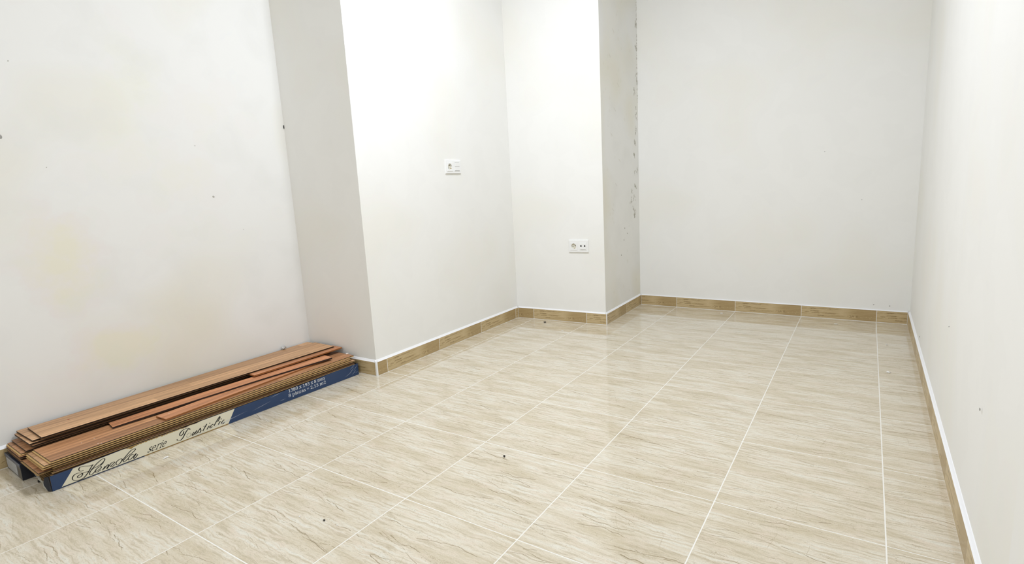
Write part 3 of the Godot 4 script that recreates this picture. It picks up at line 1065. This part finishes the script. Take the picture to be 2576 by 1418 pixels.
func plank_stacks() -> void:
	# front stack, from the carton's floor up
	for k in 7:
		plank("laminate plank packed inside the printed carton below its rim", 0.012 + 0.003 * (k % 3), 0.0115, 0.0032 + 0.008 * k, 0.0, 1.376, 0.186, 1, "tongue_shaded", "planks packed inside the printed carton")
	plank("laminate plank level with the printed carton's rim, sixth down in the front stack", 0.016, 0.0125, 0.0600, 0.0, 1.372, 0.188, 1, "tongue_shaded")
	plank("laminate plank whose near end sticks out furthest above the torn film", -0.024, 0.0235, 0.0682, 0.0, 1.385, 0.194, 1, "tongue_shaded")
	plank("laminate plank fourth down in the front stack, its near end set back", 0.020, 0.0165, 0.0763, -0.002, 1.376, 0.190, 0, "tongue_shaded")
	plank("laminate plank third down in the front stack, flush with the one above", -0.0085, 0.0155, 0.0844, 0.002, 1.380, 0.192, 1)
	plank("laminate plank second down in the front stack, its tip showing past the top board", -0.0065, 0.0135, 0.0925, 0.006, 1.376, 0.196, 0)
	var ra := plank("topmost full reddish-brown plank of the front stack, dotted with white paint", 0.0140, 0.0120, 0.1003, 0.0160, 1.390, 0.193, 1)
	for p in [[0.1325, 0.099, 0.0016], [0.176, 0.1046, 0.0019], [0.1658, 0.0311, 0.0019], [0.1731, 0.0212, 0.0017], [0.30, 0.06, 0.0010]]:
		paint_spot(ra, on_stack(p[0], p[1], 0.1086), p[2], M.white_chip)
	# loose sawn strips on the front stack
	var s2 := plank("loose sawn strip askew on the front stack, its square end towards the viewer", 0.405, 0.0205, 0.1084, 0.083, 0.900, 0.078, 2, "sawn")
	paint_spot(s2, on_stack(0.4399, 0.0739, 0.1169), 0.0021, M.white_chip)
	var st := start()
	box(st, Vector3(-0.0006, 0.0026, -0.056), Vector3(0.0010, 0.0056, -0.036), 0.0002)
	part("groove", st, M.black, s2)
	bent_strip()
	# back stack by the wall, from the closed carton up
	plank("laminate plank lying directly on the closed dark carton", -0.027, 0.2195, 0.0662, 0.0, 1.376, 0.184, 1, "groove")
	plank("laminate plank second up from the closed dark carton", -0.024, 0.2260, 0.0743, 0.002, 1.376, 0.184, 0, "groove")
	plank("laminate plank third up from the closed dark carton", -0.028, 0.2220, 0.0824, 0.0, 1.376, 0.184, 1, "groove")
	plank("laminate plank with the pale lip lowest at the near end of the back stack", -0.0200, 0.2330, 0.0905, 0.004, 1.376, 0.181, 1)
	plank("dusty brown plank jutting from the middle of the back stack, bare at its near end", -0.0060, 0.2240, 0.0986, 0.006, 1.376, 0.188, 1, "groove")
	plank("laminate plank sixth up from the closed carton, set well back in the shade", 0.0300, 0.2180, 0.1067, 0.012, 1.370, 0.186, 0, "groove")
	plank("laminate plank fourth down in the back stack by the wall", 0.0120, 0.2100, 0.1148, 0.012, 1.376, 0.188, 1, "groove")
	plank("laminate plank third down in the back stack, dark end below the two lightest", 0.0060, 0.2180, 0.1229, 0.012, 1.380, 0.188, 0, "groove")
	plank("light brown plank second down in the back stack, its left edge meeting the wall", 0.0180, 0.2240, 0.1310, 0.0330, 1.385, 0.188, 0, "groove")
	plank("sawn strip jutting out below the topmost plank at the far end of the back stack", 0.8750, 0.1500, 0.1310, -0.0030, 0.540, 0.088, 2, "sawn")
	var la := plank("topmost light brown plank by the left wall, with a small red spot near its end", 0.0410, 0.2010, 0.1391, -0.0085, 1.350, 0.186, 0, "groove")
	paint_spot(la, on_stack(0.1608, 0.3242, 0.1474), 0.0042, M.red)

# a thin strip that leans up on to the other one and bows a little
func bent_strip() -> void:
	var t := thing("laminate_plank", "loose sawn strip resting against the back stack, leaning over the other loose strip", "plank", carton_frame(0, 0, 0))
	var key := [[0.252, 0.140, 0.1084, 0.070], [0.42, 0.1265, 0.1128, 0.071], [0.60, 0.1135, 0.1168, 0.073], [0.90, 0.1000, 0.1172, 0.075], [1.10, 0.0840, 0.1173, 0.076], [1.284, 0.0690, 0.1174, 0.078]]
	var core := start()
	var top := start()
	for k in key.size() - 1:
		var p: Array = key[k]
		var q: Array = key[k + 1]
		# near end is cut at a slant: its left corner starts a little further in
		var d0 := 0.009 if k == 0 else 0.0
		var d1 := 0.008 if k == key.size() - 2 else 0.0
		var a := Vector3(p[0], p[2], -p[1])
		var b := Vector3(q[0], q[2], -q[1])
		var c := Vector3(q[0] + d1, q[2], -q[1] - q[3])
		var d := Vector3(p[0] + d0, p[2], -p[1] - p[3])
		var up := Vector3(0, 0.0076, 0)
		poly(core, [a, b, b + up, a + up], Vector3.BACK)
		poly(core, [d, c, c + up, d + up], Vector3.FORWARD)
		poly(core, [a, b, c, d], Vector3.DOWN)
		poly(core, [a + up, b + up, c + up, d + up], Vector3.UP)
		if k == 0:
			poly(core, [a, d, d + up, a + up], Vector3.LEFT)
		if k == key.size() - 2:
			poly(core, [b, c, c + up, b + up], Vector3.RIGHT)
		var u2 := Vector3(0, 0.0080, 0)
		var uv := [Vector2(p[0] * 0.6, 0.05), Vector2(q[0] * 0.6, 0.05), Vector2(q[0] * 0.6, 0.42), Vector2(p[0] * 0.6, 0.42)]
		poly(top, [a + u2, b + u2, c + u2, d + u2], Vector3.UP, uv)
		poly(top, [a + up, b + up, b + u2, a + u2], Vector3.BACK, uv)
		poly(top, [d + up, c + up, c + u2, d + u2], Vector3.FORWARD, uv)
		if k == 0:
			poly(top, [a + up, d + up, d + u2, a + u2], Vector3.LEFT, uv)
		if k == key.size() - 2:
			poly(top, [b + up, c + up, c + u2, b + u2], Vector3.RIGHT, uv)
	part("core", core, M.edge, t)
	part("decor_layer", top, M.laminate[2], t)


# ==================================================================== crumbs
func crumb(called: String, label: String, category: String, at: Vector3, size: Vector3, m: Material, seed_: int) -> void:
	var st := start()
	lump(st, Vector3(0, size.y, 0), size, seed_, 0.38)
	var o := part(called, st, m, self)
	o.position = at
	tag(o, label, category)

func debris() -> void:
	crumb("crumpled_scrap", "crumpled grey and white scrap lying on the planks against the left wall", "scrap", on_stack(1.2281, 0.4440, 0.1391), Vector3(0.011, 0.011, 0.013), M.grey_paper, 3)
	crumb("plaster_crumb", "white crumb on the far end of the front plank stack", "crumb", on_stack(1.398, 0.085, 0.1084), Vector3(0.006, 0.004, 0.007), M.white_chip, 5)
	crumb("plaster_chip", "curled white chip on the floor in front of the carton's lettering", "chip", Vector3(-0.2027, 0, -0.2045), Vector3(0.0055, 0.0022, 0.010), M.white_chip, 8)
	crumb("plaster_chip", "tiny white chip on the floor beside the nearest black crumb", "chip", Vector3(0.8012, 0, -0.2448), Vector3(0.0022, 0.001, 0.0022), M.white_chip, 9)
	crumb("dirt_crumb", "small black crumb on the floor nearest the viewer", "crumb", Vector3(0.7443, 0, -0.2416), Vector3(0.0042, 0.002, 0.0032), M.dark_chip, 11)
	crumb("dirt_crumb", "small black crumb standing alone in the middle of the floor", "crumb", Vector3(1.0235, 0, -0.8455), Vector3(0.0045, 0.003, 0.0045), M.dark_chip, 12)
	crumb("dirt_crumb", "small black crumb on the floor close to the pier's skirting", "crumb", Vector3(0.1396, 0, -2.7084), Vector3(0.0100, 0.004, 0.007), M.dark_chip, 13)
	crumb("plastic_scrap", "black plastic scrap on the floor under the near end of the printed carton", "scrap", Vector3(-0.4482, 0, 0.1327), Vector3(0.011, 0.003, 0.006), M.black, 14)
	crumb("plaster_chip", "pale flake on the floor close to the back wall's skirting", "chip", Vector3(1.9915, 0, -3.3752), Vector3(0.010, 0.002, 0.004), M.white_chip, 15)
	crumb("plaster_chip", "tiny white chip in the far right floor strip, nearer the back wall", "chip", Vector3(2.2615, 0, -2.9690), Vector3(0.005, 0.002, 0.005), M.white_chip, 16)
	crumb("plaster_chip", "white chip in the right floor strip, larger and nearer the viewer", "chip", Vector3(2.2565, 0, -2.4445), Vector3(0.009, 0.003, 0.007), M.white_chip, 17)
	crumb("plaster_chip", "pale flake on the floor beside the right corner of the pier", "chip", Vector3(1.2511, 0, -3.4330), Vector3(0.010, 0.002, 0.006), M.white_chip, 18)
	crumb("plaster_chip", "flat white flake on the floor in front of the pier's socket", "chip", Vector3(0.3746, 0, -2.5445), Vector3(0.012, 0.001, 0.006), M.white_chip, 19)
	crumb("plaster_chip", "tiny white chip on the floor left of the nearest black crumb", "chip", Vector3(0.6542, 0, -0.2165), Vector3(0.0026, 0.001, 0.0026), M.white_chip, 20)
